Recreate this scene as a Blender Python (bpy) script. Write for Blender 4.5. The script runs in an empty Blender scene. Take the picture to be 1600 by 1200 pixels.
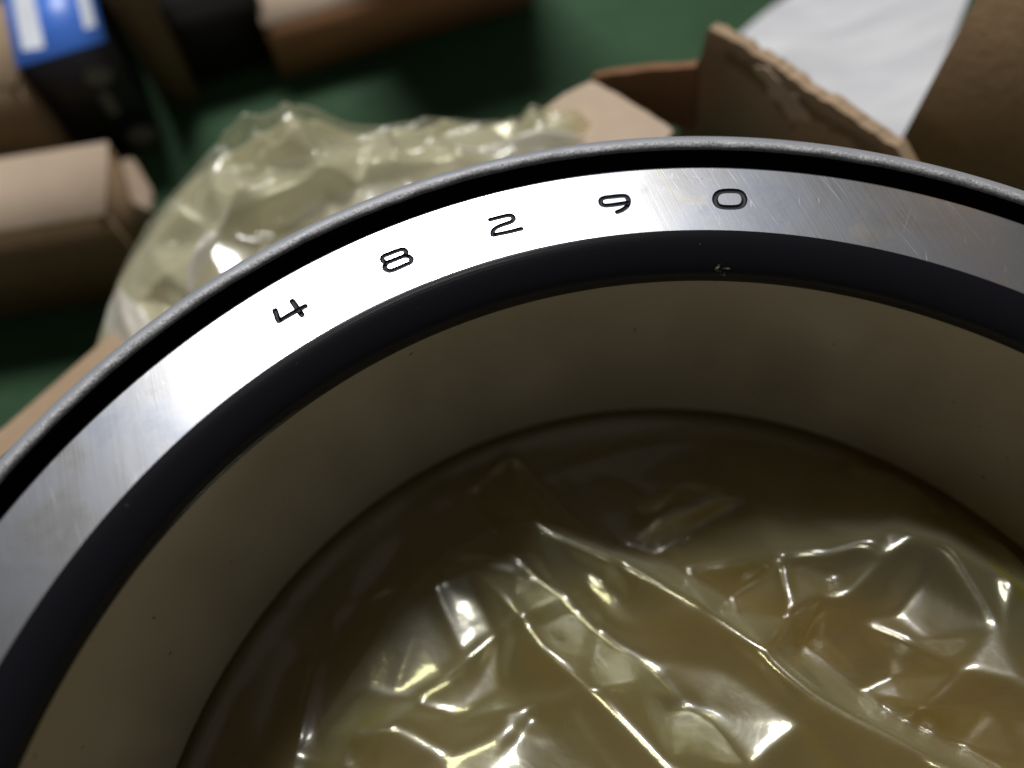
import bpy, bmesh, math, random
import numpy as np
from mathutils import Vector, Matrix
from mathutils.geometry import delaunay_2d_cdt

random.seed(7)
rng = np.random.default_rng(11)
S = bpy.context.scene
COL = S.collection
MM = 0.001
ZF = 90.0            # height of the bearing's numbered face above the table, mm

# ------------------------------------------------------------------ camera
F_PX = 1350.0        # focal length in pixels of the 1600 wide photograph
CAM_C = np.array([-14.738, 13.9145, 77.008])       # mm, relative to the centre of the numbered face
CAM_R = np.array([[0.99615975, 0.08755427, 0.0],
                  [-0.07882173, 0.89680418, -0.43534975],
                  [-0.03811673, 0.43367789, 0.90026141]])
cd = bpy.data.cameras.new('camera')
cam = bpy.data.objects.new('camera', cd)
COL.objects.link(cam)
m4 = Matrix([list(CAM_R[i]) + [0] for i in range(3)] + [[0, 0, 0, 1]])
m4.translation = Vector(((CAM_C + np.array([0, 0, ZF])) * MM).tolist())
cam.matrix_world = m4
cd.sensor_width = 36.0
cd.lens = F_PX / 1600 * 36
cd.clip_start = 0.002
cd.clip_end = 50
cd.dof.use_dof = True
cd.dof.focus_distance = 0.094
cd.dof.aperture_fstop = cd.lens / 3.0
S.camera = cam

# ------------------------------------------------------------------ light
W = bpy.data.worlds.new('World')
S.world = W
W.use_nodes = True
W.node_tree.nodes['Background'].inputs[0].default_value = (1.0, 0.97, 0.93, 1)
W.node_tree.nodes['Background'].inputs[1].default_value = 0.09

def area(name, loc, target, sx, sy, power, col):
    l = bpy.data.lights.new(name, 'AREA')
    l.shape = 'RECTANGLE'; l.size = sx; l.size_y = sy; l.energy = power; l.color = col
    o = bpy.data.objects.new(name, l)
    COL.objects.link(o)
    o.location = loc
    o.rotation_euler = (Vector(target) - Vector(loc)).to_track_quat('-Z', 'Y').to_euler()
    return o
area('workshop_ceiling_lamp', (-0.205, 1.02, 1.63), (0, 0.06, 0.09), 0.52, 0.36, 33, (1.0, 0.985, 0.97))

S.view_settings.view_transform = 'Standard'
S.view_settings.look = 'None'
S.view_settings.gamma = 1
S.view_settings.exposure = 0
S.cycles.max_bounces = 12
S.cycles.transparent_max_bounces = 24
S.cycles.use_denoising = True
S.cycles.sample_clamp_indirect = 4

# ------------------------------------------------------------------ helpers
def at(px, py, z):
    """point (mm, relative to the face centre) seen at a photo pixel at height z"""
    d = CAM_R @ np.array([(px - 800) / F_PX, -(py - 600) / F_PX, -1.0])
    return CAM_C + d * (z - CAM_C[2]) / d[2]
def w(p):
    return Vector((p[0] * MM, p[1] * MM, (p[2] + ZF) * MM))

def link(name, me, mat, parent=None, smooth=False):
    o = bpy.data.objects.new(name, me)
    COL.objects.link(o)
    for m_ in (mat if isinstance(mat, (list, tuple)) else [mat]):
        me.materials.append(m_)
    if parent is not None:
        o.parent = parent
    if smooth:
        me.polygons.foreach_set('use_smooth', [True] * len(me.polygons))
    return o
def from_bm(name, bm, mat, parent=None, smooth=False):
    me = bpy.data.meshes.new(name)
    bm.normal_update()
    bm.to_mesh(me); bm.free()
    return link(name, me, mat, parent, smooth)
def tag(o, label=None, cat=None, group=None, kind=None):
    for k, v in (('label', label), ('category', cat), ('group', group), ('kind', kind)):
        if v: o[k] = v
    return o
def thing(name, label, cat, loc=(0, 0, 0), rz=0.0, group=None):
    o = bpy.data.objects.new(name, None)
    o.empty_display_size = 0.01
    COL.objects.link(o)
    o.location = loc; o.rotation_euler = (0, 0, rz)
    return tag(o, label, cat, group)

# ------------------------------------------------------------------ materials
class NT:
    def __init__(self, name):
        self.m = bpy.data.materials.new(name)
        self.m.use_nodes = True
        self.t = self.m.node_tree
        self.b = self.t.nodes['Principled BSDF']
        self.out = self.t.nodes['Material Output']
        self.tc = self.t.nodes.new('ShaderNodeTexCoord')
    def n(self, typ, **kw):
        nd = self.t.nodes.new(typ)
        for k, v in kw.items():
            if k.startswith('i_'):
                nd.inputs[k[2:].replace('_', ' ')].default_value = v
            else: setattr(nd, k, v)
        return nd
    def l(self, a, b): self.t.links.new(a, b)
    def mapping(self, scale=(1, 1, 1), rot=(0, 0, 0), loc=(0, 0, 0), src='Object'):
        mp = self.n('ShaderNodeMapping')
        mp.inputs['Scale'].default_value = scale
        mp.inputs['Rotation'].default_value = rot
        mp.inputs['Location'].default_value = loc
        self.l(self.tc.outputs[src], mp.inputs['Vector'])
        return mp.outputs[0]
    def mapping2(self, rotz, sx, sy, seed=0.0):
        v = self.mapping((1, 1, 1), (0, 0, rotz), (0, 0, 0))
        m2 = self.n('ShaderNodeMapping'); m2.inputs['Scale'].default_value = (sx, sy, 1); m2.inputs['Location'].default_value = (seed, seed * 1.7, 0)
        self.l(v, m2.inputs['Vector'])
        return m2.outputs[0]
    def noise(self, vec, scale, detail=3, rough=0.55, dist=0.0):
        nd = self.n('ShaderNodeTexNoise')
        nd.inputs['Scale'].default_value = scale
        nd.inputs['Detail'].default_value = detail
        nd.inputs['Roughness'].default_value = rough
        nd.inputs['Distortion'].default_value = dist
        self.l(vec, nd.inputs['Vector'])
        return nd.outputs['Fac']
    def ramp(self, fac, stops, interp='LINEAR'):
        r = self.n('ShaderNodeValToRGB')
        r.color_ramp.interpolation = interp
        e = r.color_ramp.elements
        while len(e) < len(stops): e.new(0.5)
        for el, (p, c) in zip(e, stops):
            el.position = p
            el.color = c if len(c) == 4 else (*c, 1)
        self.l(fac, r.inputs[0])
        return r.outputs[0]
    def math(self, op, a, b=None, clamp=False):
        nd = self.n('ShaderNodeMath', operation=op)
        nd.use_clamp = clamp
        for i, v in enumerate((a, b)):
            if v is None: continue
            if isinstance(v, (int, float)): nd.inputs[i].default_value = v
            else: self.l(v, nd.inputs[i])
        return nd.outputs[0]
    def mix(self, fac, a, b, typ='MIX'):
        nd = self.n('ShaderNodeMix', data_type='RGBA', blend_type=typ)
        for i, v in ((0, fac), (6, a), (7, b)):
            if isinstance(v, (int, float)): nd.inputs[i].default_value = v
            elif isinstance(v, tuple): nd.inputs[i].default_value = v if len(v) == 4 else (*v, 1)
            else: self.l(v, nd.inputs[i])
        return nd.outputs[2]
    def bump(self, h, strength, dist, normal=None):
        nd = self.n('ShaderNodeBump')
        nd.inputs['Strength'].default_value = strength
        nd.inputs['Distance'].default_value = dist
        self.l(h, nd.inputs['Height'])
        if normal is not None: self.l(normal, nd.inputs['Normal'])
        return nd.outputs[0]
    def set(self, **kw):
        for k, v in kw.items():
            s = self.b.inputs[{'color': 'Base Color', 'rough': 'Roughness', 'metal': 'Metallic', 'normal': 'Normal',
                               'spec': 'Specular IOR Level', 'aniso': 'Anisotropic', 'alpha': 'Alpha'}[k]]
            if isinstance(v, (int, float)): s.default_value = v
            elif isinstance(v, tuple): s.default_value = (*v, 1) if len(v) == 3 else v
            else: self.l(v, s)
    def polar(self):
        """radius, height and angle of the object coordinate"""
        sp = self.n('ShaderNodeSeparateXYZ'); self.l(self.tc.outputs['Object'], sp.inputs[0])
        r = self.math('SQRT', self.math('ADD', self.math('MULTIPLY', sp.outputs[0], sp.outputs[0]),
                                        self.math('MULTIPLY', sp.outputs[1], sp.outputs[1])))
        a = self.math('ARCTAN2', sp.outputs[1], sp.outputs[0])
        return r, sp.outputs[2], a
    def combine(self, x, y, z):
        c = self.n('ShaderNodeCombineXYZ')
        for i, v in enumerate((x, y, z)):
            if isinstance(v, (int, float)): c.inputs[i].default_value = v
            else: self.l(v, c.inputs[i])
        return c.outputs[0]

def scratches(t, rotz, sx, sy, lo, hi, seed):
    v = t.mapping((1, 1, 1), (0, 0, rotz), (0, 0, 0))
    m2 = t.n('ShaderNodeMapping'); m2.inputs['Scale'].default_value = (sx, sy, 1); m2.inputs['Location'].default_value = (seed, seed * 1.7, 0)
    t.l(v, m2.inputs['Vector']); v = m2.outputs[0]
    f = t.noise(v, 1.0, 2, 0.5)
    return t.ramp(f, [(lo, (0, 0, 0)), (hi, (1, 1, 1))])

def mat_face():
    t = NT('ground_steel_face')
    o = t.tc.outputs['Object']
    cloud = t.noise(o, 110, 5, 0.62, 0.6)
    fine = t.noise(o, 900, 4, 0.6)
    s1 = scratches(t, 1.20, 60, 5200, 0.62, 0.80, 0.3)
    s2 = scratches(t, -1.05, 120, 6200, 0.70, 0.84, 1.9)
    s3 = scratches(t, 1.75, 300, 4800, 0.67, 0.77, 4.1)
    s4 = scratches(t, 0.35, 160, 5600, 0.72, 0.84, 6.3)
    sc = t.math('MAXIMUM', t.math('MAXIMUM', s1, s4), t.math('MAXIMUM', s2, s3))
    brk = t.ramp(t.noise(o, 260, 3), [(0.46, (0, 0, 0)), (0.60, (1, 1, 1))])
    sc = t.math('MULTIPLY', sc, brk)
    mott = t.ramp(cloud, [(0.34, (0.25, 0.265, 0.305)), (0.50, (0.38, 0.395, 0.43)), (0.66, (0.53, 0.53, 0.54))])
    # yellowish dried oil film with its own outline
    st = t.ramp(t.noise(t.mapping((1, 1, 1), (0, 0, 0), (3.1, .4, 0)), 140, 6, 0.7, 1.5), [(0.60, (0, 0, 0)), (0.68, (1, 1, 1))])
    col = t.mix(t.math('MULTIPLY', st, 0.2), mott, (0.62, 0.55, 0.36))
    hair = t.ramp(t.noise(t.mapping((1, 1, 1), (0, 0, 0), (7, 2, 0)), 330, 2, 0.5, 3.5), [(0.492, (0, 0, 0)), (0.5, (1, 1, 1)), (0.508, (0, 0, 0))])
    hm = t.ramp(t.noise(t.mapping((1, 1, 1), (0, 0, 0), (1, 5, 0)), 90, 2), [(0.62, (0, 0, 0)), (0.70, (1, 1, 1))])
    col = t.mix(t.math('MULTIPLY', t.math('MULTIPLY', hair, hm), 0.55), col, (0.30, 0.24, 0.14))
    speck = t.ramp(t.noise(t.mapping((1, 1, 1), (0, 0, 0), (2, 9, 0)), 1500, 1), [(0.76, (0, 0, 0)), (0.80, (1, 1, 1))])
    col = t.mix(t.math('MULTIPLY', speck, 0.5), col, (0.16, 0.13, 0.10))
    col = t.mix(t.math('MULTIPLY', sc, 0.14), col, (0.86, 0.86, 0.84))
    rr = t.ramp(cloud, [(0.30, (0.37,) * 3), (0.70, (0.24,) * 3)])
    r2 = t.math('ADD', rr, t.math('MULTIPLY', sc, 0.12))
    grind = t.noise(t.mapping2(1.32, 40, 7500), 1.0, 3, 0.6)
    r2 = t.math('ADD', r2, t.math('MULTIPLY', t.math('SUBTRACT', grind, 0.5), 0.08))
    h = t.math('ADD', t.math('ADD', t.math('MULTIPLY', fine, 0.4), t.math('MULTIPLY', grind, 0.28)), t.math('MULTIPLY', sc, -0.35))
    t.set(color=col, metal=1.0, rough=r2, normal=t.bump(h, 0.25, 0.00002))
    return t.m

def mat_chamfer():
    t = NT('black_turned_chamfer')
    r, z, a = t.polar()
    ln = t.noise(t.combine(t.math('MULTIPLY', r, 5200), t.math('MULTIPLY', z, 5200), t.math('MULTIPLY', a, 1.2)), 1.0, 2, 0.5)
    dust = t.ramp(t.noise(t.tc.outputs['Object'], 1300, 2), [(0.76, (0, 0, 0)), (0.82, (1, 1, 1))])
    col = t.mix(t.math('MULTIPLY', dust, 0.6), (0.0055, 0.005, 0.0075), (0.16, 0.14, 0.11))
    # the scuffed chips below the nought
    vm = t.n('ShaderNodeVectorMath', operation='DISTANCE')
    t.l(t.tc.outputs['Object'], vm.inputs[0]); vm.inputs[1].default_value = CHIP
    spot = t.math('SUBTRACT', 1.0, t.math('MULTIPLY', vm.outputs['Value'], 900.0), clamp=True)
    ch = t.ramp(t.noise(t.tc.outputs['Object'], 2600, 3), [(0.56, (0, 0, 0)), (0.60, (1, 1, 1))])
    col = t.mix(t.math('MULTIPLY', t.math('GREATER_THAN', t.math('MULTIPLY', spot, ch), 0.15), 0.8), col, (0.42, 0.36, 0.27))
    t.set(color=col, rough=0.2, spec=0.26, normal=t.bump(ln, 0.38, 0.00003))
    return t.m

def mat_bore():
    t = NT('ground_steel_bore')
    r, z, a = t.polar()
    ln = t.noise(t.combine(t.math('MULTIPLY', z, 3500), t.math('MULTIPLY', a, 20), 0.0), 1.0, 3, 0.6)
    grain = t.noise(t.tc.outputs['Object'], 2400, 2)
    big = t.noise(t.tc.outputs['Object'], 45, 3)
    col = t.ramp(big, [(0.3, (0.42, 0.385, 0.315)), (0.7, (0.49, 0.45, 0.38))])
    speck = t.ramp(t.noise(t.tc.outputs['Object'], 700, 1), [(0.775, (0, 0, 0)), (0.80, (1, 1, 1))])
    col = t.mix(t.math('MULTIPLY', speck, 0.75), col, (0.05, 0.04, 0.03))
    t.set(color=col, metal=0.45, rough=t.ramp(t.noise(t.mapping((1, 1, .35)), 120, 4), [(0.3, (0.36,) * 3), (0.7, (0.54,) * 3)]), normal=t.bump(t.math('ADD', ln, t.math('MULTIPLY', grain, 0.7)), 0.35, 0.00003))
    return t.m

def mat_cage(rough_edge):
    t = NT('cage_sheared_edge' if rough_edge else 'cage_pressed_steel')
    g = t.noise(t.tc.outputs['Object'], 3600 if rough_edge else 4200, 4, 0.65)
    if rough_edge:
        col = t.ramp(g, [(0.36, (0.20, 0.20, 0.21)), (0.62, (0.46, 0.46, 0.47))])
        t.set(color=col, metal=0.3, rough=0.55, normal=t.bump(g, 0.8, 0.00008))
    else:
        col = t.ramp(g, [(0.3, (0.25, 0.26, 0.29)), (0.7, (0.32, 0.335, 0.36))])
        t.set(color=col, metal=0.25, rough=0.55, normal=t.bump(g, 0.5, 0.00004))
    return t.m

def plain(name, col, rough=0.6, metal=0.0, spec=0.5):
    t = NT(name)
    f = t.noise(t.tc.outputs['Object'], 500, 4)
    c = t.ramp(f, [(0.3, tuple(x * 0.85 for x in col)), (0.7, tuple(min(1, x * 1.12) for x in col))])
    t.set(color=c, rough=rough, metal=metal, spec=spec, normal=t.bump(f, 0.2, 0.0001))
    return t.m

def mat_card(name, col, seed=0.0, flute=0.0):
    t = NT(name)
    v = t.mapping((1, 1, 1), (0, 0, 0), (seed, seed * .7, 0))
    a = t.noise(v, 40, 5, 0.6)
    fib = t.noise(t.mapping((1, 5, 1), (0, 0, .4), (seed, 0, 0)), 500, 3, 0.6)
    c = t.ramp(a, [(0.28, tuple(x * 0.80 for x in col)), (0.72, tuple(x * 1.12 for x in col))])
    c = t.mix(0.30, c, t.ramp(fib, [(0.3, tuple(x * 0.65 for x in col)), (0.7, tuple(x * 1.2 for x in col))]))
    h = t.math('ADD', t.math('MULTIPLY', a, 0.6), t.math('MULTIPLY', fib, 0.4))
    t.set(color=c, rough=0.82, spec=0.25, normal=t.bump(h, 0.4, 0.0006))
    return t.m

def mat_film(name, tint, milk, milkcol, seed):
    t = NT(name)
    t.t.nodes.remove(t.b)
    o = t.mapping((1, 1, 1), (0, 0, 0), (seed, 0, 0))
    wr = t.noise(o, 130, 3, 0.5, 0.8)
    fine = t.noise(o, 900, 3)
    nrm = t.bump(t.math('ADD', t.math('MULTIPLY', wr, 0.25), t.math('MULTIPLY', fine, 0.02)), 0.5, 0.0012)
    tr = t.n('ShaderNodeBsdfTransparent'); tr.inputs[0].default_value = (*tint, 1)
    df = t.n('ShaderNodeBsdfDiffuse'); df.inputs[0].default_value = (*milkcol, 1); t.l(nrm, df.inputs['Normal'])
    tl = t.n('ShaderNodeBsdfTranslucent'); tl.inputs[0].default_value = (*milkcol, 1); t.l(nrm, tl.inputs['Normal'])
    dm = t.n('ShaderNodeMixShader'); dm.inputs[0].default_value = 0.5
    t.l(df.outputs[0], dm.inputs[1]); t.l(tl.outputs[0], dm.inputs[2])
    g1 = t.n('ShaderNodeBsdfGlossy'); g1.inputs['Roughness'].default_value = 0.11
    g1.inputs[0].default_value = (1, 1, 1, 1); t.l(nrm, g1.inputs['Normal'])
    g2 = t.n('ShaderNodeBsdfGlossy'); g2.inputs['Roughness'].default_value = 0.34
    g2.inputs[0].default_value = (1, 1, 1, 1); t.l(nrm, g2.inputs['Normal'])
    gl = t.n('ShaderNodeMixShader'); gl.inputs[0].default_value = 0.48
    t.l(g1.outputs[0], gl.inputs[1]); t.l(g2.outputs[0], gl.inputs[2])
    lw = t.n('ShaderNodeLayerWeight'); lw.inputs['Blend'].default_value = 0.5
    face = t.math('POWER', lw.outputs['Facing'], 2.4)
    mk = t.n('ShaderNodeMixShader')
    t.l(t.math('ADD', milk, t.math('MULTIPLY', face, 0.40), clamp=True), mk.inputs[0])
    t.l(tr.outputs[0], mk.inputs[1]); t.l(dm.outputs[0], mk.inputs[2])
    fz = t.math('ADD', 0.07, t.math('MULTIPLY', face, 0.5), clamp=True)
    gm = t.n('ShaderNodeMixShader')
    t.l(fz, gm.inputs[0]); t.l(mk.outputs[0], gm.inputs[1]); t.l(gl.outputs[0], gm.inputs[2])
    t.l(gm.outputs[0], t.out.inputs['Surface'])
    return t.m

CHIP = tuple((np.array(at(1130, 425, -1.6)) * MM).tolist())
M = dict(face=mat_face(), chamfer=mat_chamfer(), bore=mat_bore(), cage=mat_cage(False), cage_edge=mat_cage(True),
         etch=plain('dark_stamped_groove', (0.022, 0.022, 0.030), 0.55, 0.0, 0.25),
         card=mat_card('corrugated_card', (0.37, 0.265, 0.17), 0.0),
         card_pale_lit=mat_card('pale_lit_card', (0.50, 0.39, 0.29), 2.0),  # light on lids and flaps put into the colour; also pale torn paper
         card_dull_shaded=mat_card('dull_shaded_card', (0.24, 0.16, 0.09), 5.0),  # shade on carton fronts and sides put into the colour
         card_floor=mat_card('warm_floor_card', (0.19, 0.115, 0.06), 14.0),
         card_inner_shaded=mat_card('shaded_inner_card', (0.24, 0.12, 0.06), 17.0),
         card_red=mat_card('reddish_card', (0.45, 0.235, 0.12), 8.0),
         card_fill_lit=mat_card('fill_lit_card', (0.47, 0.315, 0.175), 11.0),  # card brightened in colour, stands for fill light on the front
         black=plain('black_printed_card', (0.014, 0.013, 0.016), 0.45),
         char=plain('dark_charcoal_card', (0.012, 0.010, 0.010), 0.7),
         blue=plain('blue_printed_card', (0.07, 0.22, 0.80), 0.35),
         print_white=plain('white_print', (0.62, 0.66, 0.72), 0.4),
         print_grey=plain('grey_print', (0.20, 0.19, 0.18), 0.5),
         ink=plain('black_ink', (0.02, 0.018, 0.016), 0.7),
         red=plain('red_plastic', (0.50, 0.02, 0.03), 0.3),
         gap_shade=plain('gap_shade_black', (0.006, 0.006, 0.007), 0.6, 0.0, 0.15),  # black stands for the shade between cage and rib
         white=None)
t = NT('white_packing_sheet')
ws = t.noise(t.mapping((1, 3, 1), (0, 0, .5)), 60, 4, 0.5)
t.set(color=t.ramp(ws, [(0.3, (0.48, 0.49, 0.52)), (0.7, (0.64, 0.65, 0.67))]), rough=0.7, normal=t.bump(ws, 0.4, 0.002))
M['white'] = t.m
t = NT('green_painted_table')
gn = t.noise(t.tc.outputs['Object'], 14, 5, 0.6)
gf = t.noise(t.tc.outputs['Object'], 300, 3)
t.set(color=t.ramp(t.math('ADD', t.math('MULTIPLY', gn, .8), t.math('MULTIPLY', gf, .2)),
                   [(0.32, (0.015, 0.046, 0.018)), (0.66, (0.033, 0.086, 0.038))]), rough=0.7, spec=0.2, normal=t.bump(gf, 0.2, 0.0004))
M['green'] = t.m

# ------------------------------------------------------------------ the table
bm = bmesh.new()
bmesh.ops.create_grid(bm, x_segments=1, y_segments=1, size=0.9)
tab = from_bm('table', bm, M['green'])
tab.location = (0, 0.35, 0)
tag(tab, kind='structure')

# ------------------------------------------------------------------ the bearing
SEG = 480
def lathe(profile, seg=SEG, closed=True, jitter=None):
    """revolve a profile of (r, z) mm about z"""
    bm = bmesh.new()
    rings = []
    for k in range(seg):
        a = 2 * math.pi * k / seg
        ca, sa = math.cos(a), math.sin(a)
        rings.append([bm.verts.new((r * ca * MM, r * sa * MM, z * MM)) for r, z in profile])
    n = len(profile)
    for k in range(seg):
        A, B = rings[k], rings[(k + 1) % seg]
        for i in range(n if closed else n - 1):
            j = (i + 1) % n
            bm.faces.new((A[i], B[i], B[j], A[j]))
    bmesh.ops.recalc_face_normals(bm, faces=bm.faces)
    return bm
def sharp_by_angle(o, deg=25):
    me = o.data
    me.polygons.foreach_set('use_smooth', [True] * len(me.polygons))
    me.set_sharp_from_angle(angle=math.radians(deg))

bearing = thing('roller_bearing', 'large steel bearing ring with black chamfer stamped 4 8 2 9 0', 'bearing', (0, 0, ZF * MM))

R_IN, R_OUT, R_B, Z_B, Z_C = 67.8, 76.4, 63.5, -38.4, -3.3
arc = []
for k in range(15):
    a = math.radians(5 + (90 - 5) * k / 14)
    arc.append((R_IN - (R_IN - R_B) * (math.sin(a) - math.sin(math.radians(5))) / (1 - math.sin(math.radians(5))),
                Z_C + (-Z_C) * math.cos(a) / math.cos(math.radians(5))))
# solid ring; where the chamfer and the bore lining sit it is cut back a little
body_prof = [(R_IN + .02, 0), (R_OUT - .25, 0), (R_OUT - .07, -.07), (R_OUT, -.25), (R_OUT, -7.5), (R_OUT - .6, -8.2),
             (R_OUT - 3.6, -8.6), (R_OUT - 3.8, -9.4), (70.2, -33), (71.6, -34), (71.6, -38.0), (71.2, Z_B), (65.0, Z_B),
             (R_B + .5, -37.2), (R_B + .5, Z_C - .1)] + [(r + .28, z - .28) for r, z in arc[::-1][1:-1]]
rbm = lathe(body_prof)
for f_ in rbm.faces:                     # the rib's outer side is coloured black for the shade in the gap
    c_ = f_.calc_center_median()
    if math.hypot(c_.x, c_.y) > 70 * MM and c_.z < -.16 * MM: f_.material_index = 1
ring = from_bm('inner_ring', rbm, [M['face'], M['gap_shade']], bearing)

# the stamped number: strokes traced as (x, y) of a 20x enlargement of the photograph
DIG = {
 (410, 450): ([[(395, 700), (450, 870), (510, 1040), (920, 800), (1340, 570)], [(930, 410), (1085, 630), (1240, 850)]], 0.262),
 (580, 377): ([[(960, 250), (1050, 278), (1098, 350), (1060, 430), (960, 482), (500, 660), (405, 640), (345, 560), (380, 470), (470, 425), (960, 250)],
               [(960, 482), (1090, 460), (1200, 490), (1262, 565), (1220, 660), (1120, 715), (620, 920), (490, 900), (420, 820), (440, 740), (500, 660)]], 0.235),
 (750, 322): ([[(315, 425), (900, 287), (1000, 312), (1050, 390), (1010, 470), (900, 520), (640, 612), (480, 695), (400, 790), (392, 910), (860, 815), (1290, 710)]], 0.225),
 (920, 288): ([[(520, 410), (1080, 358), (1180, 390), (1235, 480), (1235, 590), (1180, 700), (1050, 800), (890, 868)],
               [(1225, 575), (560, 663), (430, 640), (372, 560), (400, 460), (520, 410)]], 0.225),
 (1100, 282): ([[(600, 335), (1030, 335), (1180, 400), (1255, 530), (1260, 640), (1190, 770), (1040, 830), (600, 830), (430, 770), (352, 640), (350, 530), (430, 400), (600, 335)]], 0.26),
}
def smooth_line(pts, closed):
    P = [Vector(p) for p in pts]
    out = []
    n = len(P)
    for i in range(n - 1):
        if closed: a, b, c, d = P[(i - 1) % (n - 1)], P[i], P[i + 1], P[(i + 2) % (n - 1)]
        else: a, b, c, d = P[max(i - 1, 0)], P[i], P[i + 1], P[min(i + 2, n - 1)]
        # keep hard corners hard
        L = (c - b).length
        k = max(2, int(L / 0.10))
        ang1 = (b - a).angle(c - b, 0) if (b - a).length > 1e-6 else 0
        ang2 = (c - b).angle(d - c, 0) if (d - c).length > 1e-6 else 0
        m0 = (c - a) * .5 if ang1 < 1.1 else (c - b)
        m1 = (d - b) * .5 if ang2 < 1.1 else (c - b)
        m0 = m0.normalized() * L if m0.length > 1e-6 else c - b
        m1 = m1.normalized() * L if m1.length > 1e-6 else c - b
        for j in range(k):
            t_ = j / k
            h0, h1 = 2*t_**3 - 3*t_**2 + 1, t_**3 - 2*t_**2 + t_
            h2, h3 = -2*t_**3 + 3*t_**2, t_**3 - t_**2
            out.append(b * h0 + m0 * h1 + c * h2 + m1 * h3)
    if not closed: out.append(P[-1])
    return out
def tube(line, closed, rad, z0, a0, a1, na, caps=True):
    """sweep an arc (a0..a1, measured in the plane across the stroke) along a flat line; mm"""
    bm = bmesh.new()
    n = len(line)
    full = abs(a1 - a0) > 6.28
    rings = []
    for i, p in enumerate(line):
        q0 = line[(i - 1) % n] if (closed or i > 0) else p
        q1 = line[(i + 1) % n] if (closed or i < n - 1) else p
        t_ = (q1 - q0).normalized()
        s_ = Vector((t_.y, -t_.x))
        sc = 1.0
        rg = []
        for k in range(na if full else na + 1):
            a = a0 + (a1 - a0) * k / na
            rg.append(bm.verts.new(((p.x + s_.x * rad * math.cos(a)) * MM, (p.y + s_.y * rad * math.cos(a)) * MM, (z0 + rad * math.sin(a)) * MM)))
        rings.append(rg)
    m = len(rings[0])
    for i in range(n if closed else n - 1):
        A, B = rings[i], rings[(i + 1) % n]
        for k in range(m if full else m - 1):
            bm.faces.new((A[k], A[(k + 1) % m], B[(k + 1) % m], B[k]))
    if caps and not closed:
        for rg, e, f_ in ((rings[0], line[0], line[1]), (rings[-1], line[-1], line[-2])):
            d_ = (e - f_).normalized()
            last = rg
            for st in (.5, .87):
                nr = []
                for v in rg:
                    c_ = Vector((e.x * MM, e.y * MM, z0 * MM))
                    sh = math.sqrt(1 - st * st)
                    nr.append(bm.verts.new(c_ + (v.co - c_) * sh + Vector((d_.x, d_.y, 0)) * rad * st * MM))
                for k in range(m if full else m - 1):
                    bm.faces.new((last[k], last[(k + 1) % m], nr[(k + 1) % m], nr[k]))
                last = nr
            bm.faces.new(last) if full else bm.faces.new(last)
    bmesh.ops.recalc_face_normals(bm, faces=bm.faces)
    return bm

digits = []
cutters = []
for (ox, oy), (strokes, rad) in DIG.items():
    rad *= 1.28
    acc = bmesh.new()
    for st in strokes:
        pl = [Vector(at(ox + x / 20, oy + y / 20, 0)[:2].tolist()) for x, y in st]
        closed = (pl[0] - pl[-1]).length < 1e-6
        ln = smooth_line(pl, closed)
        cutters.append(tube(ln, closed, rad, 0.04, 0, 2 * math.pi, 12))
        lin = tube(ln, closed, rad - 0.03, 0.04, math.pi + .16, 2 * math.pi - .16, 10)
        tmp = bpy.data.meshes.new('tmp'); lin.to_mesh(tmp); lin.free()
        acc.from_mesh(tmp); bpy.data.meshes.remove(tmp)
    digits.append(acc)
# cut the grooves at millimetre scale, then shrink the result back
def big(bm_or_me, k):
    for v_ in bm_or_me.vertices: v_.co *= k
big(ring.data, 1000)
tmpo = []
for cbm in cutters:
    me = bpy.data.meshes.new('cut'); cbm.to_mesh(me); cbm.free(); big(me, 1000)
    co = bpy.data.objects.new('cut', me); COL.objects.link(co); co.parent = bearing
    md = ring.modifiers.new('cut', 'BOOLEAN'); md.operation = 'DIFFERENCE'; md.object = co; md.solver = 'MANIFOLD'
    tmpo.append(co)
bpy.context.view_layer.update()
dg = bpy.context.evaluated_depsgraph_get()
cutme = bpy.data.meshes.new_from_object(ring.evaluated_get(dg))
ring.modifiers.clear()
if len(cutme.polygons) > 1000: ring.data = cutme
big(ring.data, 0.001)
for o in tmpo: bpy.data.objects.remove(o)
sharp_by_angle(ring, 30)
for p_ in ring.data.polygons:
    if p_.normal.z > 0.999: p_.use_smooth = False
for acc in digits:
    d_ = from_bm('stamped_digit', acc, M['etch'], ring, True)

ch_prof = arc + [(r + .35, z - .35) for r, z in arc[::-1]]
ch = from_bm('chamfer', lathe(ch_prof), M['chamfer'], ring)
sharp_by_angle(ch, 40)
bore = from_bm('bore_lining', lathe([(R_B, Z_C - .02), (R_B + .6, Z_C - .3), (R_B + .6, -37.0), (R_B + .9, -37.8), (R_B + .35, -37.9), (R_B, -37.2)]), M['bore'], ring)
sharp_by_angle(bore, 40)

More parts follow.
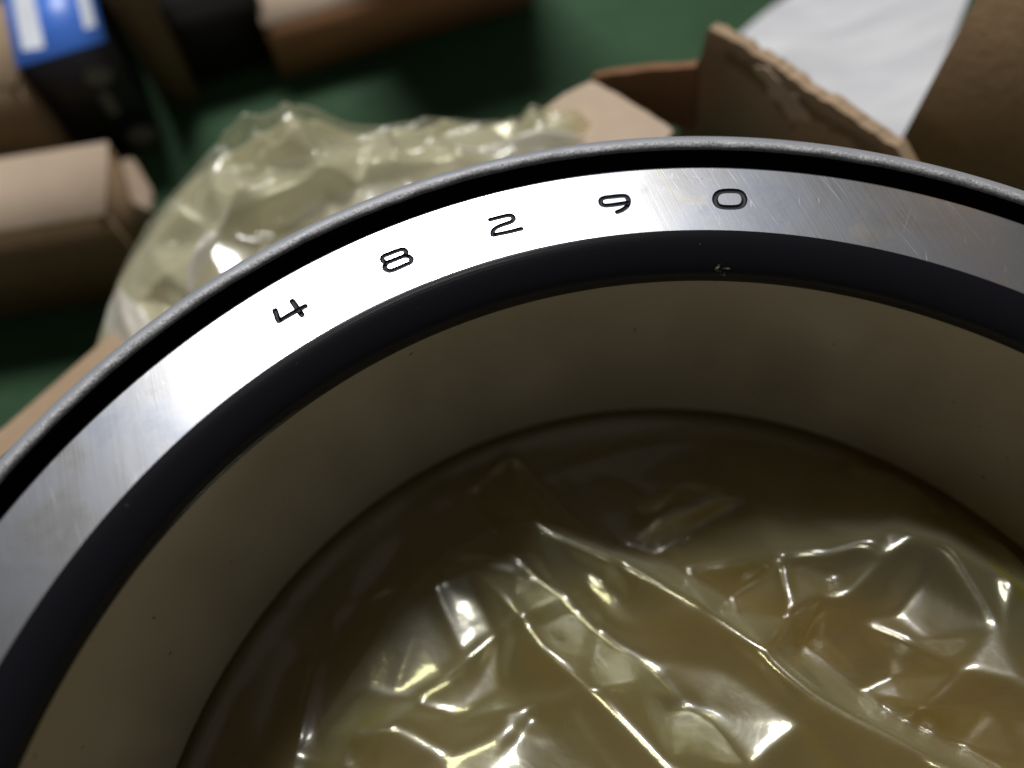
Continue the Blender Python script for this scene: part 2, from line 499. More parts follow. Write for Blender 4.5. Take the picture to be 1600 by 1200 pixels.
# pressed steel cage: rough sheared inner edge, smooth rounded shoulder, tapering skirt
bm = bmesh.new()
SEGC = 1440
prng = np.random.default_rng(3)
def smooth_noise(n, k, amp, g):
    x = g.normal(size=n)
    ker = np.exp(-0.5 * (np.arange(-4 * k, 4 * k + 1) / k) ** 2); ker /= ker.sum()
    x = np.real(np.fft.ifft(np.fft.fft(x) * np.fft.fft(np.roll(np.pad(ker, (0, n - len(ker))), -4 * k))))
    return amp * x / (x.std() + 1e-9)
edge = smooth_noise(SEGC, 2, .045, prng) + smooth_noise(SEGC, 14, .05, prng)
edz = smooth_noise(SEGC, 2, .05, prng)
prof = [(79.5, -10.0, 0), (79.45, -.75, .3), (79.55, -.35, 1), (79.8, -.18, .9), (80.15, -.12, .6), (80.5, -.15, .3), (80.85, -.28, 0),
        (81.2, -.5, 0), (81.45, -.85, 0), (81.5, -1.4, 0), (81.3, -3, 0), (75.4, -34.5, 0), (74.6, -35.6, 0), (73.0, -35.9, 0),
        (72.9, -34.6, 0), (74.2, -33.6, 0), (79.4, -10.5, 0)]
rings = []
for k in range(SEGC):
    a = 2 * math.pi * k / SEGC
    rings.append([bm.verts.new(((r + edge[k] * e) * math.cos(a) * MM, (r + edge[k] * e) * math.sin(a) * MM, (z + edz[k] * e) * MM)) for r, z, e in prof])
for k in range(SEGC):
    A, B = rings[k], rings[(k + 1) % SEGC]
    for i in range(len(prof)):
        j = (i + 1) % len(prof)
        f_ = bm.faces.new((A[i], B[i], B[j], A[j]))
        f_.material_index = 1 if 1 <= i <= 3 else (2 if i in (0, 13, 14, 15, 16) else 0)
bmesh.ops.recalc_face_normals(bm, faces=bm.faces)
cage = from_bm('cage', bm, [M['cage'], M['cage_edge'], M['gap_shade']], bearing, True)
cage['label'] = 'grey pressed steel cage rim with rough sheared inner edge'

# ------------------------------------------------------------------ the plastic bag
X0, X1, Y0, Y1, H = -106.0, 78.0, -78.0, 142.0, 0.45
gx = np.arange(X0, X1, H); gy = np.arange(Y0, Y1, H)
GX, GY = np.meshgrid(gx, gy, indexing='ij')
RR = np.hypot(GX, GY)

def pl_field(pts, edges=()):
    """piecewise linear height through scattered points, on the grid"""
    vs = [Vector((p[0], p[1])) for p in pts]
    V, E_, Fc, ov, oe, of = delaunay_2d_cdt(vs, list(edges), [], 0, 1e-4)
    zs = []
    for i in range(len(V)):
        src = ov[i]
        zs.append(np.mean([pts[s][2] for s in src]) if src else None)
    for i, z in enumerate(zs):          # a crossing of two creases: take the nearest
        if z is None:
            zs[i] = min(((V[i] - Vector((p[0], p[1]))).length, p[2]) for p in pts)[1]
    out = np.full(GX.shape, np.nan)
    for f in Fc:
        a, b, c = (V[i] for i in f)
        za, zb, zc = (zs[i] for i in f)
        i0 = max(0, int((min(a.x, b.x, c.x) - X0) / H)); i1 = min(len(gx), int((max(a.x, b.x, c.x) - X0) / H) + 2)
        j0 = max(0, int((min(a.y, b.y, c.y) - Y0) / H)); j1 = min(len(gy), int((max(a.y, b.y, c.y) - Y0) / H) + 2)
        if i1 <= i0 or j1 <= j0: continue
        x, y = GX[i0:i1, j0:j1], GY[i0:i1, j0:j1]
        d = (b.y - c.y) * (a.x - c.x) + (c.x - b.x) * (a.y - c.y)
        if abs(d) < 1e-9: continue
        l1 = ((b.y - c.y) * (x - c.x) + (c.x - b.x) * (y - c.y)) / d
        l2 = ((c.y - a.y) * (x - c.x) + (a.x - c.x) * (y - c.y)) / d
        l3 = 1 - l1 - l2
        ins = (l1 >= -1e-6) & (l2 >= -1e-6) & (l3 >= -1e-6)
        out[i0:i1, j0:j1][ins] = (l1 * za + l2 * zb + l3 * zc)[ins]
    return out
def blur(A, s):
    n = int(3 * s) + 1
    k = np.exp(-0.5 * (np.arange(-n, n + 1) / s) ** 2); k /= k.sum()
    B = np.pad(A, n, mode='edge')
    B = sum(k[i] * B[i:i + A.shape[0]] for i in range(2 * n + 1))
    return sum(k[i] * B[:, i:i + A.shape[1]] for i in range(2 * n + 1))
def random_facets(spacing, amp, g):
    nx, ny = int((X1 - X0) / spacing) + 3, int((Y1 - Y0) / spacing) + 3
    pts = []
    for i in range(nx):
        for j in range(ny):
            pts.append((X0 + (i - 1 + g.uniform(-.48, .48)) * spacing, Y0 + (j - 1 + g.uniform(-.48, .48)) * spacing, g.normal() * amp))
    return np.nan_to_num(pl_field(pts))
def smooth_hills(spacing, amp, g):
    n = (int((X1 - X0) / spacing) + 3, int((Y1 - Y0) / spacing) + 3)
    A = g.normal(size=n) * amp
    ix = (gx - X0) / spacing; iy = (gy - Y0) / spacing
    def lin(A, t_, ax):
        i = t_.astype(int); f_ = t_ - i; f_ = f_ * f_ * (3 - 2 * f_)
        sh = [1, 1]; sh[ax] = -1; f_ = f_.reshape(sh)
        return np.take(A, i, ax) * (1 - f_) + np.take(A, i + 1, ax) * f_
    return lin(lin(A, ix, 0), iy, 1)

def creases(n, g, amp):
    """sharp straightish folds: a cusp ridge with unequal flanks that dies out at both ends"""
    out = np.zeros(GX.shape)
    for _ in range(n):
        cx, cy = g.uniform(X0, X1), g.uniform(Y0, Y1)
        th = g.choice([-0.62, 0.35, 1.2, 2.0]) + g.normal() * .35
        L = g.uniform(6, 26)
        w1, w2 = g.uniform(.7, 2.2), g.uniform(1.5, 6.0)
        a = amp * g.uniform(.35, 1.0) * (1 if g.random() < .7 else -1) * min(1.0, L / 16)
        k = g.normal() * .006
        R_ = L + 4 * w2
        i0, i1 = max(0, int((cx - R_ - X0) / H)), min(len(gx), int((cx + R_ - X0) / H))
        j0, j1 = max(0, int((cy - R_ - Y0) / H)), min(len(gy), int((cy + R_ - Y0) / H))
        if i1 <= i0 or j1 <= j0: continue
        dx, dy = GX[i0:i1, j0:j1] - cx, GY[i0:i1, j0:j1] - cy
        s_ = dx * math.cos(th) + dy * math.sin(th)
        d_ = -dx * math.sin(th) + dy * math.cos(th) + k * s_ * s_
        ww = np.where(d_ > 0, w1, w2) * (0.35 + 0.65 * (s_ / L * .5 + .5).clip(0, 1))
        ad = np.sqrt(d_ * d_ + .05) - .22
        out[i0:i1, j0:j1] += a * np.exp(-ad / ww) * (1 - (s_ / L) ** 2).clip(0, 1) ** 1.5
    return out

# creases traced from the photograph (x, y, height); each polyline is a fold or a valley
LINES = [
 [(720, 775, -38.5), (838, 812, -31), (965, 870, -28), (1100, 945, -26), (1200, 1015, -25), (1300, 1095, -24), (1480, 1190, -22), (1650, 1265, -21)],
 [(905, 815, -38.5), (1020, 868, -38), (1140, 935, -37), (1245, 1005, -36), (1345, 1085, -34), (1500, 1165, -30)],
 [(700, 862, -38), (730, 885, -34.5), (815, 965, -30), (925, 1075, -27), (1050, 1200, -24), (1160, 1310, -22)],
 [(800, 860, -36), (880, 930, -34), (985, 1020, -32.5), (1110, 1120, -30), (1250, 1225, -28)],
 [(795, 1137, -30.5), (870, 1160, -29), (930, 1200, -28), (1000, 1290, -26)],
 [(500, 1150, -37), (550, 1145, -32.5), (615, 1135, -31.5), (700, 1180, -31.5), (760, 1250, -30)],
 [(1355, 845, -27), (1290, 860, -29), (1225, 870, -29), (1235, 960, -28.5), (1230, 1040, -32)],
 [(1355, 845, -27), (1385, 870, -27), (1325, 930, -29), (1285, 1000, -33)],
 [(1355, 845, -27), (1400, 800, -33), (1430, 755, -37)],
 [(1355, 845, -27), (1260, 815, -34), (1170, 780, -36), (1040, 740, -38.5)],
 [(1225, 870, -29), (1140, 880, -33), (1060, 890, -35), (955, 860, -36.5)],
 [(955, 860, -36.5), (1040, 800, -35), (1140, 770, -34.5)],
 [(955, 860, -36.5), (1000, 785, -38.5), (1060, 755, -38.5)],
 [(1385, 822, -28), (1430, 838, -26), (1480, 850, -26), (1600, 920, -27), (1700, 990, -26)],
 [(1435, 1110, -27), (1507, 1045, -24.5), (1560, 975, -25), (1640, 930, -27)],
 [(1507, 1045, -24.5), (1420, 1000, -29), (1340, 970, -31)],
 [(1507, 1045, -24.5), (1600, 1065, -23), (1680, 1110, -22)],
 [(1005, 1080, -29), (1040, 1110, -31), (1080, 1100, -31.5)],
 [(1175, 1197, -26.5), (1260, 1130, -25.5)],
 # behind the bearing
 [(140, 565, -50), (165, 470, -46), (200, 400, -42), (260, 310, -38), (330, 235, -33), (400, 172, -29), (440, 152, -26), (490, 160, -28), (545, 190, -33),
  (610, 205, -36), (690, 186, -35), (760, 192, -37), (812, 180, -36), (830, 160, -31), (900, 172, -34), (950, 218, -37), (1000, 260, -40)],
 [(280, 315, -35), (325, 275, -31), (350, 245, -31.5), (400, 222, -29), (440, 200, -26.5), (462, 177, -25.5), (440, 152, -26)],
 [(300, 330, -38), (335, 290, -34), (400, 262, -34), (450, 250, -32), (500, 245, -30.5), (545, 235, -31), (600, 205, -33)],
 [(345, 352, -35), (407, 300, -31), (470, 270, -30.5), (510, 252, -29), (560, 262, -33), (575, 295, -35)],
 [(205, 470, -42), (255, 420, -37), (320, 380, -36), (330, 345, -36), (300, 330, -38)],
 [(610, 205, -34), (620, 240, -30.5), (635, 285, -34)],
 [(635, 250, -36), (700, 240, -32), (770, 250, -34)],
 [(800, 215, -37), (845, 200, -33), (880, 190, -33.5), (930, 215, -37)],
]
SINGLE = [(650, 830, -39.3), (560, 950, -39.4), (450, 1050, -39.4), (430, 1110, -39.2), (400, 1180, -38.6), (340, 1200, -39.3), (520, 1225, -35), (560, 1300, -34),
          (700, 1290, -30), (860, 1260, -29), (1090, 820, -38.6), (1250, 780, -37), (1150, 960, -36.5), (1180, 910, -34.5), (1300, 900, -31),
          (1550, 830, -37.5), (1400, 960, -31), (1440, 910, -30), (1580, 1125, -25), (1620, 1200, -24), (1450, 1000, -29), (1720, 850, -37), (1700, 1200, -23),
          (1400, 1060, -33), (1540, 1100, -26), (860, 1010, -30), (1130, 1040, -29.5), (940, 910, -33), (400, 210, -33), (380, 240, -36), (430, 235, -35), (500, 210, -33),
          (450, 330, -37), (520, 300, -36), (400, 370, -38), (700, 215, -38), (560, 225, -36), (230, 380, -40), (280, 380, -40), (250, 460, -42), (850, 185, -35)]
pts, edges = [], []
LAMP = np.array([-230.0, 1020.0, 1540.0])
def facet(px, z0):
    q = [at(x, y, z0) for x, y in px]
    c = sum(q) / len(q)
    v_ = CAM_C - c; v_ /= np.linalg.norm(v_)
    l_ = LAMP - c; l_ /= np.linalg.norm(l_)
    h_ = v_ + l_
    out = []
    for x, y in px:
        z = z0
        for _ in range(4):
            p = at(x, y, z)
            z = z0 + (0.13 - h_[0] / h_[2]) * (p[0] - c[0]) + (0.16 - h_[1] / h_[2]) * (p[1] - c[1])
        out.append((x, y, z))
    return out + out[:1]
FACETS = [([(685, 915), (755, 932), (782, 1000), (786, 1075), (795, 1137), (715, 1120), (625, 1090), (572, 1075), (556, 1030), (605, 968)], -35.5),
          ([(838, 826), (905, 878), (985, 950), (1000, 985), (940, 965), (880, 925), (845, 880)], -32.0),
          ([(962, 855), (1008, 786), (1060, 758), (1130, 770), (1050, 815)], -36.6),
          ([(1232, 878), (1300, 868), (1352, 852), (1384, 874), (1325, 930), (1290, 930)], -28.5)]
def addp(px, py, z):
    q = at(px, py, z)
    for i, p in enumerate(pts):
        if (p[0] - q[0]) ** 2 + (p[1] - q[1]) ** 2 < 0.3: return i
    pts.append((q[0], q[1], z)); return len(pts) - 1
for ln in LINES:
    ids = [addp(*p) for p in ln]
    edges += [(a, b) for a, b in zip(ids, ids[1:]) if a != b]
for px_, z0 in FACETS:
    ids = [addp(*p) for p in facet(px_, z0)]
    edges += [(a, b) for a, b in zip(ids, ids[1:]) if a != b]
for p in SINGLE: addp(*p)
for k in range(24):
    a = 2 * math.pi * k / 24
    pts.append((62 * math.cos(a), 62 * math.sin(a), -39.2))
    if not (50 < math.degrees(a) < 175): pts.append((86 * math.cos(a), 86 * math.sin(a), -40.5))
for a in range(60, 172, 8):
    pts.append((86.5 * math.cos(math.radians(a)), 86.5 * math.sin(math.radians(a)), -38.5 + 1.2 * math.sin(a)))
for x, y, z in ((X0 - 9, Y0 - 9, -60), (X1 + 9, Y0 - 9, -60), (X1 + 9, Y1 + 9, -60), (X0 - 9, Y1 + 9, -60), (0, -20, -30), (-30, -35, -33), (30, -30, -28), (0, -50, -36), (-20, 10, -33), (20, 0, -27)):
    pts.append((x, y, z))
base = np.nan_to_num(pl_field(pts, edges), nan=-60)

# outline of the bag: the traced far edge, then back beneath the bearing
out_px = LINES[19]
poly = [at(*p)[:2] for p in out_px]
cen = np.array([-14.0, 40.0])
ext = []
for p in poly:
    d = p - np.array([-5.0, 60.0]); d /= np.linalg.norm(d)
    ext.append(p + d * 2.6)
arcp = [np.array([74 * math.cos(math.radians(a)), 74 * math.sin(math.radians(a))]) for a in np.arange(70, -222, -4)]
POLY = np.array(ext + arcp)
# wavy cut edge
POLY2 = []
for i in range(len(POLY)):
    a, b = POLY[i], POLY[(i + 1) % len(POLY)]
    n_ = max(1, int(np.linalg.norm(b - a) / 2))
    for k in range(n_): POLY2.append(a + (b - a) * k / n_)
POLY = np.array(POLY2)
def poly_info(P, Q):
    """inside flag, distance and nearest boundary point"""
    A, B = Q, np.roll(Q, -1, 0)
    ins = np.zeros(len(P), bool); best = np.full(len(P), 1e9); near = np.zeros_like(P)
    for a, b in zip(A, B):
        c = ((a[1] > P[:, 1]) != (b[1] > P[:, 1]))
        with np.errstate(divide='ignore', invalid='ignore'):
            xi = (b[0] - a[0]) * (P[:, 1] - a[1]) / (b[1] - a[1]) + a[0]
        ins ^= c & (P[:, 0] < xi)
        ab = b - a
        t_ = np.clip(((P - a) @ ab) / max(ab @ ab, 1e-12), 0, 1)
        q = a + t_[:, None] * ab
        d = np.hypot(*(P - q).T)
        m_ = d < best
        best[m_] = d[m_]; near[m_] = q[m_]
    return ins, best, near
P_all = np.c_[GX.ravel(), GY.ravel()]
INS, DIST, NEAR = poly_info(P_all, POLY)
SD = np.where(INS, DIST, -DIST).reshape(GX.shape)

def sstep(a, b, x):
    t_ = np.clip((x - a) / (b - a), 0, 1)
    return t_ * t_ * (3 - 2 * t_)
def film(name, mat, parent, seed, amp, drop, sig, back_only=False, within=None):
    g = np.random.default_rng(seed)
    z = blur(base, sig)
    z = z + amp * (blur(random_facets(24, 0.55, g), 0.7) + blur(creases(170, g, 1.1), 0.6) * (1 + 0.9 * sstep(86, 94, RR)) + smooth_hills(34, 0.6, g)) * (1 - 0.75 * sstep(54, 62, RR) * (1 - sstep(84, 90, RR)))
    z = z - drop
    # pressed flat where the bearing stands on it
    under = sstep(60.5, 63.3, RR) * (1 - sstep(80.5, 86.0, RR))
    z = z * (1 - under) + (-38.9 - drop * 0.9) * under
    z = np.where(RR < 63.3, np.maximum(z, -40.9), z)
    # curl down at the cut edge behind
    back = sstep(82, 88, RR)
    z = z - back * 9.0 * (1 - sstep(0, 3.0, np.maximum(SD, 0))) ** 2
    z = np.where(RR > 83, np.maximum(z, -62), z)
    X, Y, Z = GX.ravel().copy(), GY.ravel().copy(), z.ravel()
    idx = np.arange(GX.size).reshape(GX.shape)
    q = np.stack([idx[:-1, :-1], idx[1:, :-1], idx[1:, 1:], idx[:-1, 1:]], -1).reshape(-1, 4)
    keep = INS[q].sum(1) >= 1
    if back_only: keep &= (RR.ravel()[q].min(1) > 84.5) & (GY.ravel()[q].min(1) > 40)
    q = q[keep]
    INSIDE, NEARP = INS, NEAR
    if within is not None:
        sub = np.unique(q)
        ip, dp, np_ = poly_info(P_all[sub], within)
        INSIDE = np.zeros(len(P_all), bool); INSIDE[sub] = ip
        NEARP = np.zeros_like(P_all); NEARP[sub] = np_
        q = q[INSIDE[q].sum(1) >= 1]
    mv = np.unique(q[~INSIDE[q]])
    X[mv], Y[mv] = NEARP[mv, 0], NEARP[mv, 1]
    used, inv = np.unique(q, return_inverse=True)
    q = inv.reshape(-1, 4)
    co = np.c_[X[used], Y[used], Z[used] + ZF] * MM
    me = bpy.data.meshes.new(name)
    me.vertices.add(len(co)); me.vertices.foreach_set('co', co.ravel())
    me.loops.add(len(q) * 4); me.loops.foreach_set('vertex_index', q.ravel().astype(np.int32))
    me.polygons.add(len(q)); me.polygons.foreach_set('loop_start', np.arange(0, len(q) * 4, 4, dtype=np.int32))
    me.update(calc_edges=True); me.validate()
    return link(name, me, mat, parent, True)
bag = thing('plastic_bag', 'crumpled clear yellowish plastic bag under and behind the steel bearing', 'plastic bag')
M['film_a'] = mat_film('clear_yellow_film', (0.94, 0.93, 0.81), 0.05, (0.64, 0.63, 0.48), 0.0)
M['film_b'] = mat_film('yellow_film_underside', (0.91, 0.88, 0.48), 0.11, (0.56, 0.53, 0.15), 3.0)
M['film_c'] = mat_film('gathered_film', (0.88, 0.86, 0.72), 0.90, (0.92, 0.89, 0.79), 6.0)
film('upper_film', M['film_a'], bag, 5, 1.0, 0.0, 0.9)
INNER = np.array([[83.5 * math.cos(a_), 83.5 * math.sin(a_)] for a_ in np.arange(0, 2 * math.pi, .06)])
film('lower_film', M['film_b'], bag, 17, 1.0, 1.1, 1.2, within=INNER)
LAYER = np.array([at(*p)[:2] for p in [(838, 812, -31), (965, 870, -28), (1100, 945, -26), (1200, 1015, -25), (1300, 1095, -24), (1480, 1190, -22), (1640, 1262, -21),
                                       (1500, 1420, -24), (900, 1400, -28), (380, 1300, -35), (470, 1170, -36), (545, 1060, -37), (620, 950, -38), (700, 862, -38), (770, 822, -35)]])
M['film_d'] = mat_film('folded_film', (0.94, 0.94, 0.80), 0.05, (0.54, 0.57, 0.42), 9.0)
film('folded_layer', M['film_d'], bag, 5, 1.0, -0.7, 1.6, within=LAYER)
film('gathered_film', M['film_c'], bag, 29, 1.6, 1.7, 0.9, True)

# ------------------------------------------------------------------ card panels and cartons
def panel(name, pts3, th, mat, parent, normal_hint=(0, 0, 1), ragged=(), rag=0.8, fine=2.0):
    """flat sheet with real thickness through 3-D outline points (mm); edges listed in ragged are torn"""
    P = [Vector(p) for p in pts3]
    n = Vector((0, 0, 0))
    for i in range(len(P)):
        a, b = P[i], P[(i + 1) % len(P)]
        n += a.cross(b)
    n.normalize()
    if n.dot(Vector(normal_hint)) < 0: n = -n
    c = sum(P, Vector()) / len(P)
    P = [p - n * (p - c).dot(n) for p in P]
    line = []
    for i in range(len(P)):
        a, b = P[i], P[(i + 1) % len(P)]
        line.append(a)
        if i in ragged:
            k = max(2, int((b - a).length / fine))
            side = (b - a).cross(n).normalized()
            wob = 0
            for j in range(1, k):
                wob = wob * .6 + random.uniform(-1, 1) * rag
                line.append(a + (b - a) * j / k + side * wob)
    bm = bmesh.new()
    top = [bm.verts.new(w(p)) for p in line]
    bot = [bm.verts.new(w(p - n * (th + (random.uniform(-.3, .3) if ragged else 0)))) for p in line]
    bm.faces.new(top); bm.faces.new(bot[::-1])
    for i in range(len(top)):
        j = (i + 1) % len(top)
        bm.faces.new((top[i], bot[i], bot[j], top[j]))
    bmesh.ops.recalc_face_normals(bm, faces=bm.faces)
    if not ragged:
        bmesh.ops.bevel(bm, geom=bm.edges[:], offset=min(.5, th * .3) * MM, segments=2, affect='EDGES')
    o = from_bm(name, bm, mat, parent)
    return o

def carton(name, label, front_l, front_r, depth, height, mats, cat='carton', zb=-90.0, seam=True):
    """closed carton standing on the table: front bottom corners in mm, walls and lid as separate boards"""
    a, b = np.array(front_l[:2], float), np.array(front_r[:2], float)
    ux = (b - a) / np.linalg.norm(b - a); uy = np.array([-ux[1], ux[0]])
    L = float(np.linalg.norm(b - a))
    rz = math.atan2(ux[1], ux[0])
    o = thing(name, label, cat, (a[0] * MM, a[1] * MM, (zb + ZF) * MM), rz)
    T = 1.6
    def board(nm, x0, x1, y0, y1, z0, z1, mat):
        bm = bmesh.new()
        bmesh.ops.create_cube(bm, size=1)
        for v in bm.verts:
            v.co = Vector(((x0 + x1) / 2 + v.co.x * (x1 - x0), (y0 + y1) / 2 + v.co.y * (y1 - y0), (z0 + z1) / 2 + v.co.z * (z1 - z0))) * MM
        bmesh.ops.bevel(bm, geom=bm.edges[:], offset=.3 * MM, segments=2, affect='EDGES')
        return from_bm(nm, bm, mat, o, True)
    fr, sd, tp = mats
    board('front_panel', 0, L, 0, T, .2, height - T * .6, fr)
    board('back_panel', 0, L, depth - T, depth, .2, height - T * .6, fr)
    board('side_panel', .1, T, T * .9, depth - T * .9, .2, height - T * .6, sd)
    board('side_panel', L - T, L - .1, T * .9, depth - T * .9, .2, height - T * .6, sd)
    if seam:
        board('lid_flap', -.15, L + .15, -.15, depth / 2 - .2, height - T * .55, height, tp)
        board('lid_flap', -.15, L + .15, depth / 2 + .2, depth + .15, height - T * .55, height, tp)
    else:
        board('lid', -.15, L + .15, -.15, depth + .15, height - T * .55, height, tp)
    return o

# carton at the left edge; lit lid and shaded sides put into the colour
A = at(0, 360, -60); B = at(162, 334, -60)
dirx = (B - A) / np.linalg.norm(B - A)
FL = A - dirx * 45
oc = carton('cardboard_carton', 'pale cardboard carton with lid coloured as lit at left edge of picture', FL, B, 19, 30, (M['card_dull_shaded'], M['card_dull_shaded'], M['card_pale_lit']), seam=False)
panel('side_flap', [at(186, 250, -66), at(206, 246, -66), at(238, 300, -70), at(236, 332, -72), at(205, 318, -71)], 1.4, M['card_pale_lit'], None)
fl = bpy.data.objects['side_flap']; fl.parent = oc; fl.matrix_parent_inverse = (Matrix.Translation(oc.location) @ Matrix.Rotation(oc.rotation_euler.z, 4, 'Z')).inverted()

# brown carton behind it
A = at(-10, 240, -80); B = at(98, 236, -80)
carton('cardboard_carton', 'dull brown carton in shade beside the blue and black box', A + (A - B) * .6, B, 26, 31, (M['card'], M['card'], M['card']), zb=-90, seam=False)

# blue and black printed box
BL = at(25, 103, -57); BR = at(163, 62, -57)
bx = carton('printed_box', 'small box with bright blue lid, white patches and black sides', BL, BR, 42, 33, (M['black'], M['black'], M['blue']), cat='box', seam=False)
L_ = float(np.linalg.norm((BR - BL)[:2]))
def print_patch(nm, parent, outline, mat, th=.12):
    bm = bmesh.new()
    top = [bm.verts.new(Vector(p) * MM) for p in outline]
    f_ = bm.faces.new(top)
    r_ = bmesh.ops.extrude_face_region(bm, geom=[f_])
    f_.normal_update()
    n = f_.normal.copy()
    for v in [e for e in r_['geom'] if isinstance(e, bmesh.types.BMVert)]: v.co += n * th * MM
    bmesh.ops.recalc_face_normals(bm, faces=bm.faces)
    return from_bm(nm, bm, mat, parent)
print_patch('white_print', bx, [(L_ * .10, 4, 33.02), (L_ * .34, 3, 33.02), (L_ * .34, 40, 33.02), (L_ * .10, 40, 33.02)], M['print_white'])
print_patch('white_print', bx, [(L_ * .82, 5, 33.02), (L_ * .95, 5, 33.02), (L_ * .95, 32, 33.02), (L_ * .82, 32, 33.02)], M['print_white'])
def disc(cx, cz, r, n=20, sx=1.0): return [(cx + r * sx * math.cos(2 * math.pi * k / n), -.03, cz + r * math.sin(2 * math.pi * k / n)) for k in range(n)]
print_patch('grey_print', bx, disc(L_ * .72, 24.5, 2.6, sx=1.15), M['print_grey'])
print_patch('grey_print', bx, disc(L_ * .80, 4.5, 3.0, sx=1.1), M['print_grey'])
print_patch('grey_print', bx, [(L_ * .60, -.03, 13), (L_ * .72, -.03, 13), (L_ * .72, -.03, 20), (L_ * .60, -.03, 20)], M['print_grey'])

# near-black carton in the middle distance and the brown one leaning out behind it
A = at(252, 150, -90); B = at(446, 92, -90)
dv = (B - A) / np.linalg.norm(B - A)
carton('dark_carton', 'near black carton between the blue box and brown carton', A, B - dv * 1.2, 60, 24, (M['char'], M['char'], M['char']), cat='carton', seam=False)
A = at(178, 25, -60); B = at(240, 8, -60)
carton('cardboard_carton', 'sliver of brown carton between blue box and the dark carton', A, B, 30, 60, (M['card_dull_shaded'], M['card_dull_shaded'], M['card']), seam=False)

# reddish brown carton at the top, light put into its lid colour
A = at(442, 124, -90); B = at(832, 10, -90)
rcart = carton('cardboard_carton', 'reddish brown carton with top coloured as lit at upper centre', A, B, 16, 17.5, (M['card_red'], M['card_red'], M['card_pale_lit']), seam=False)

Lr = float(np.linalg.norm((B - A)[:2]))
bm = bmesh.new(); bmesh.ops.create_cube(bm, size=1)     # added flap out of view, put up to shade the table
for v_ in bm.verts: v_.co = Vector((Lr * .70 + v_.co.x * Lr * .72, 15.2 + v_.co.y * 1.5, 60 + v_.co.z * 85)) * MM
from_bm('added_shade_flap', bm, M['card_red'], rcart)

# the bearing's own opened carton, turned on the table
cb = thing('opened_carton', 'torn open cardboard carton the bearing lies on, ragged wall behind it', 'carton', (0, 0, 0))
u = np.array([-0.79, -0.61]); v = np.array([0.61, -0.79])
K = np.array([2.0, 140.0])
def kp(a, b, z): q = K + u * a + v * b; return (q[0], q[1], z)
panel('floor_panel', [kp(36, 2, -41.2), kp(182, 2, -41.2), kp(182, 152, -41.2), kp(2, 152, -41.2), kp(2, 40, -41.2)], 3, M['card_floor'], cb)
panel('side_panel', [kp(34, 0, -47), kp(184, 0, -47), kp(184, 0, -90), kp(34, 0, -90)], 3, M['card_dull_shaded'], cb, normal_hint=(-.6, .8, 0))
panel('side_panel', [kp(0, 154, -47), kp(184, 154, -47), kp(184, 154, -90), kp(0, 154, -90)], 3, M['card_dull_shaded'], cb, normal_hint=(.6, -.8, 0))
panel('side_panel', [kp(184, 3.2, -47), kp(184, 150, -47), kp(184, 150, -90), kp(184, 3.2, -90)], 3, M['card_dull_shaded'], cb, normal_hint=(-.8, -.6, 0))
# left flap opened outwards
panel('flap', [kp(56, -.5, -43.8), kp(184, -.5, -43.8), kp(182, -7, -45.6), kp(118, -7, -45.6), kp(96, -11, -46.6), kp(76, -13, -47.2), kp(60, -9, -46.0)], 2.4, M['card'], cb)
# folded flap near the corner, coloured as lit from above
panel('flap', [at(846, 168, -38), at(880, 148, -38), at(925, 128, -37), at(985, 160, -34), at(1052, 205, -31), at(1010, 250, -31), at(900, 240, -36)], 2.2, M['card_pale_lit'], cb, ragged=(1, 2, 3), rag=.25)
# inner wall at the corner, its shade put into the colour
panel('wall_panel', [at(905, 150, -45), at(918, 138, -38), at(1000, 104, -34), at(1090, 97, -30), at(1080, 215, -44)], 1.6, M['card_inner_shaded'], cb, normal_hint=(.3, -1, .2), ragged=(1, 2), rag=.3)
# torn wall behind the bearing
top = [at(1088, 110, -18), at(1110, 42, -27), at(1150, 62, -15), at(1235, 118, -14), at(1320, 175, -13), at(1400, 228, -12), at(1440, 262, -14)]
tv = np.array([0.57, -0.82])
p0 = np.array(top[1][:2]);
def onwall(px, py):
    """pixel to the upright plane through the torn wall"""
    d = CAM_R @ np.array([(px - 800) / F_PX, -(py - 600) / F_PX, -1.0])
    n = np.array([tv[1], -tv[0], 0])
    k = np.dot(np.array([p0[0], p0[1], 0]) - CAM_C, n) / np.dot(d, n)
    return CAM_C + d * k
wl = [onwall(1048, 235), onwall(1070, 170), onwall(1088, 105), onwall(1108, 44), onwall(1150, 64), onwall(1235, 122), onwall(1320, 178), onwall(1400, 230), onwall(1440, 300), onwall(1300, 330), onwall(1100, 300)]
panel('wall_panel', wl, 2.1, M['card'], cb, normal_hint=(-.8, -.57, 0), ragged=(2, 3, 4, 5, 6), rag=.26, fine=.55)
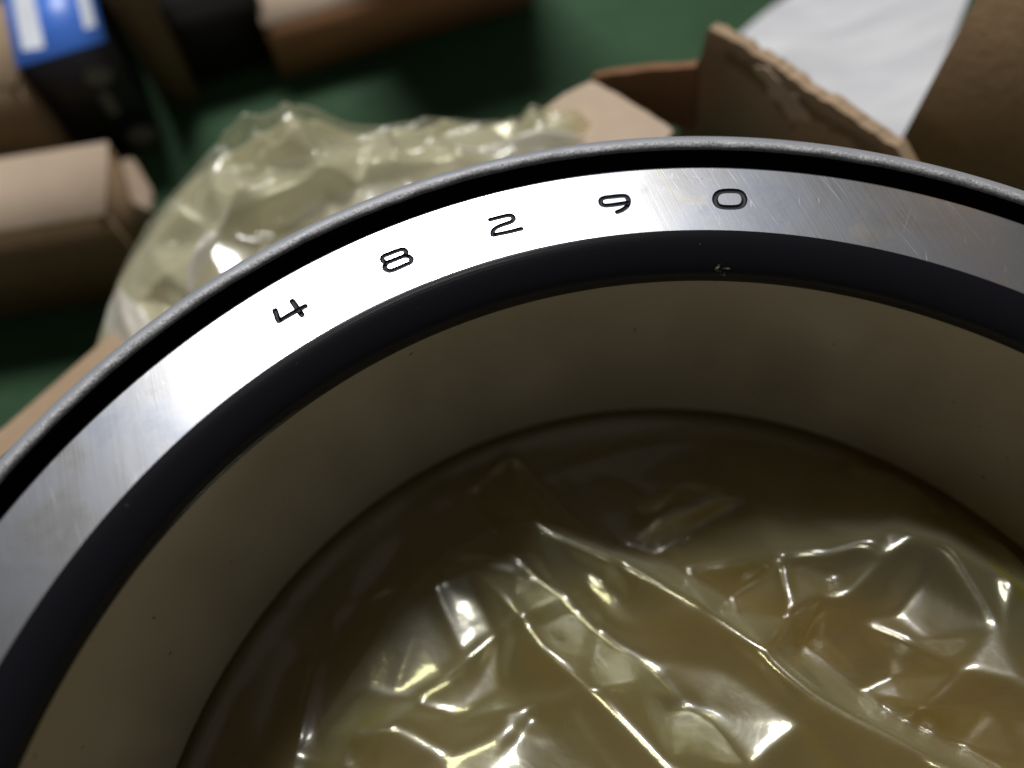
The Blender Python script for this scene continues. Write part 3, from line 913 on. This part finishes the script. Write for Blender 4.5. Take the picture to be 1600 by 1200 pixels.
# peeled inner liner along the torn edge
lift = lambda p, d: (p[0] - .8 * d, p[1] - .55 * d, p[2])
def strip(nm, px, d, th, mat, rag):
    panel(nm, [lift(onwall(*p), d) for p in px], th, mat, cb, normal_hint=(-.8, -.57, 0), ragged=tuple(range(len(px))), rag=rag, fine=.8)
strip('exposed_flute', [(1136, 76), (1180, 104), (1250, 152), (1330, 206), (1390, 244), (1372, 262), (1300, 232), (1262, 222), (1236, 196), (1205, 150), (1160, 112), (1134, 96)], .25, .2, M['card_dull_shaded'], .35)
strip('torn_liner', [(1180, 104), (1206, 108), (1222, 126), (1250, 158), (1272, 190), (1248, 182), (1236, 190), (1226, 164), (1204, 148), (1200, 126)], .55, .25, M['card_pale_lit'], .5)
strip('torn_liner', [(1238, 186), (1272, 186), (1300, 206), (1340, 230), (1316, 232), (1288, 222), (1268, 226), (1246, 206)], .45, .2, M['card'], .5)

# tall carton at the right edge with a black mark
A = at(1398, 235, -45)
ux = np.array([0.70, -0.714])
B2 = np.array([A[0], A[1]]) + ux * 70
rc = carton('cardboard_carton', 'tall brown carton standing at right edge with black mark', (A[0], A[1]), B2, 60, 140, (M['card_fill_lit'], M['card_dull_shaded'], M['card']), seam=False)
print_patch('black_mark', rc, [(27, -.03, 56), (28.2, -.03, 56), (29.0, -.03, 62), (31, -.03, 66), (30.2, -.03, 66.5), (28.0, -.03, 63)], M['ink'])

# white packing sheet behind the torn wall
bm = bmesh.new()
c4 = [at(1130, 75, -72), at(1262, -30, -82), at(1520, -30, -60), at(1400, 300, -58)]
N_ = 40
grid = []
for i in range(N_ + 1):
    row = []
    for j in range(N_ + 1):
        s_, t_ = i / N_, j / N_
        p = (c4[0] * (1 - s_) + c4[1] * s_) * (1 - t_) + (c4[3] * (1 - s_) + c4[2] * s_) * t_
        p = p + np.array([0, 0, 1.6 * math.sin(5 * s_ + 2.5 * t_) + .8 * math.sin(11 * t_ - 6 * s_)])
        row.append(bm.verts.new(w(p)))
    grid.append(row)
for i in range(N_):
    for j in range(N_):
        bm.faces.new((grid[i][j], grid[i + 1][j], grid[i + 1][j + 1], grid[i][j + 1]))
bmesh.ops.recalc_face_normals(bm, faces=bm.faces)
bmesh.ops.solidify(bm, geom=bm.faces[:], thickness=.0012)
ws_ = from_bm('packing_sheet', bm, M['white'], None, True)
tag(ws_, 'white packing sheet lying behind the torn cardboard wall', 'packing sheet')

# small red cap
q = at(1238, -2, -90)
cap = thing('red_cap', 'small red plastic cap at top edge beside the white sheet', 'cap', (q[0] * MM, q[1] * MM, 0))
bm = lathe([(0.05, 6), (3.6, 6), (4.4, 5.4), (4.7, 4.4), (4.7, .2), (3.9, .1), (3.9, 4.2), (0.05, 4.4)], 40)
from_bm('cap_body', bm, M['red'], cap, True)
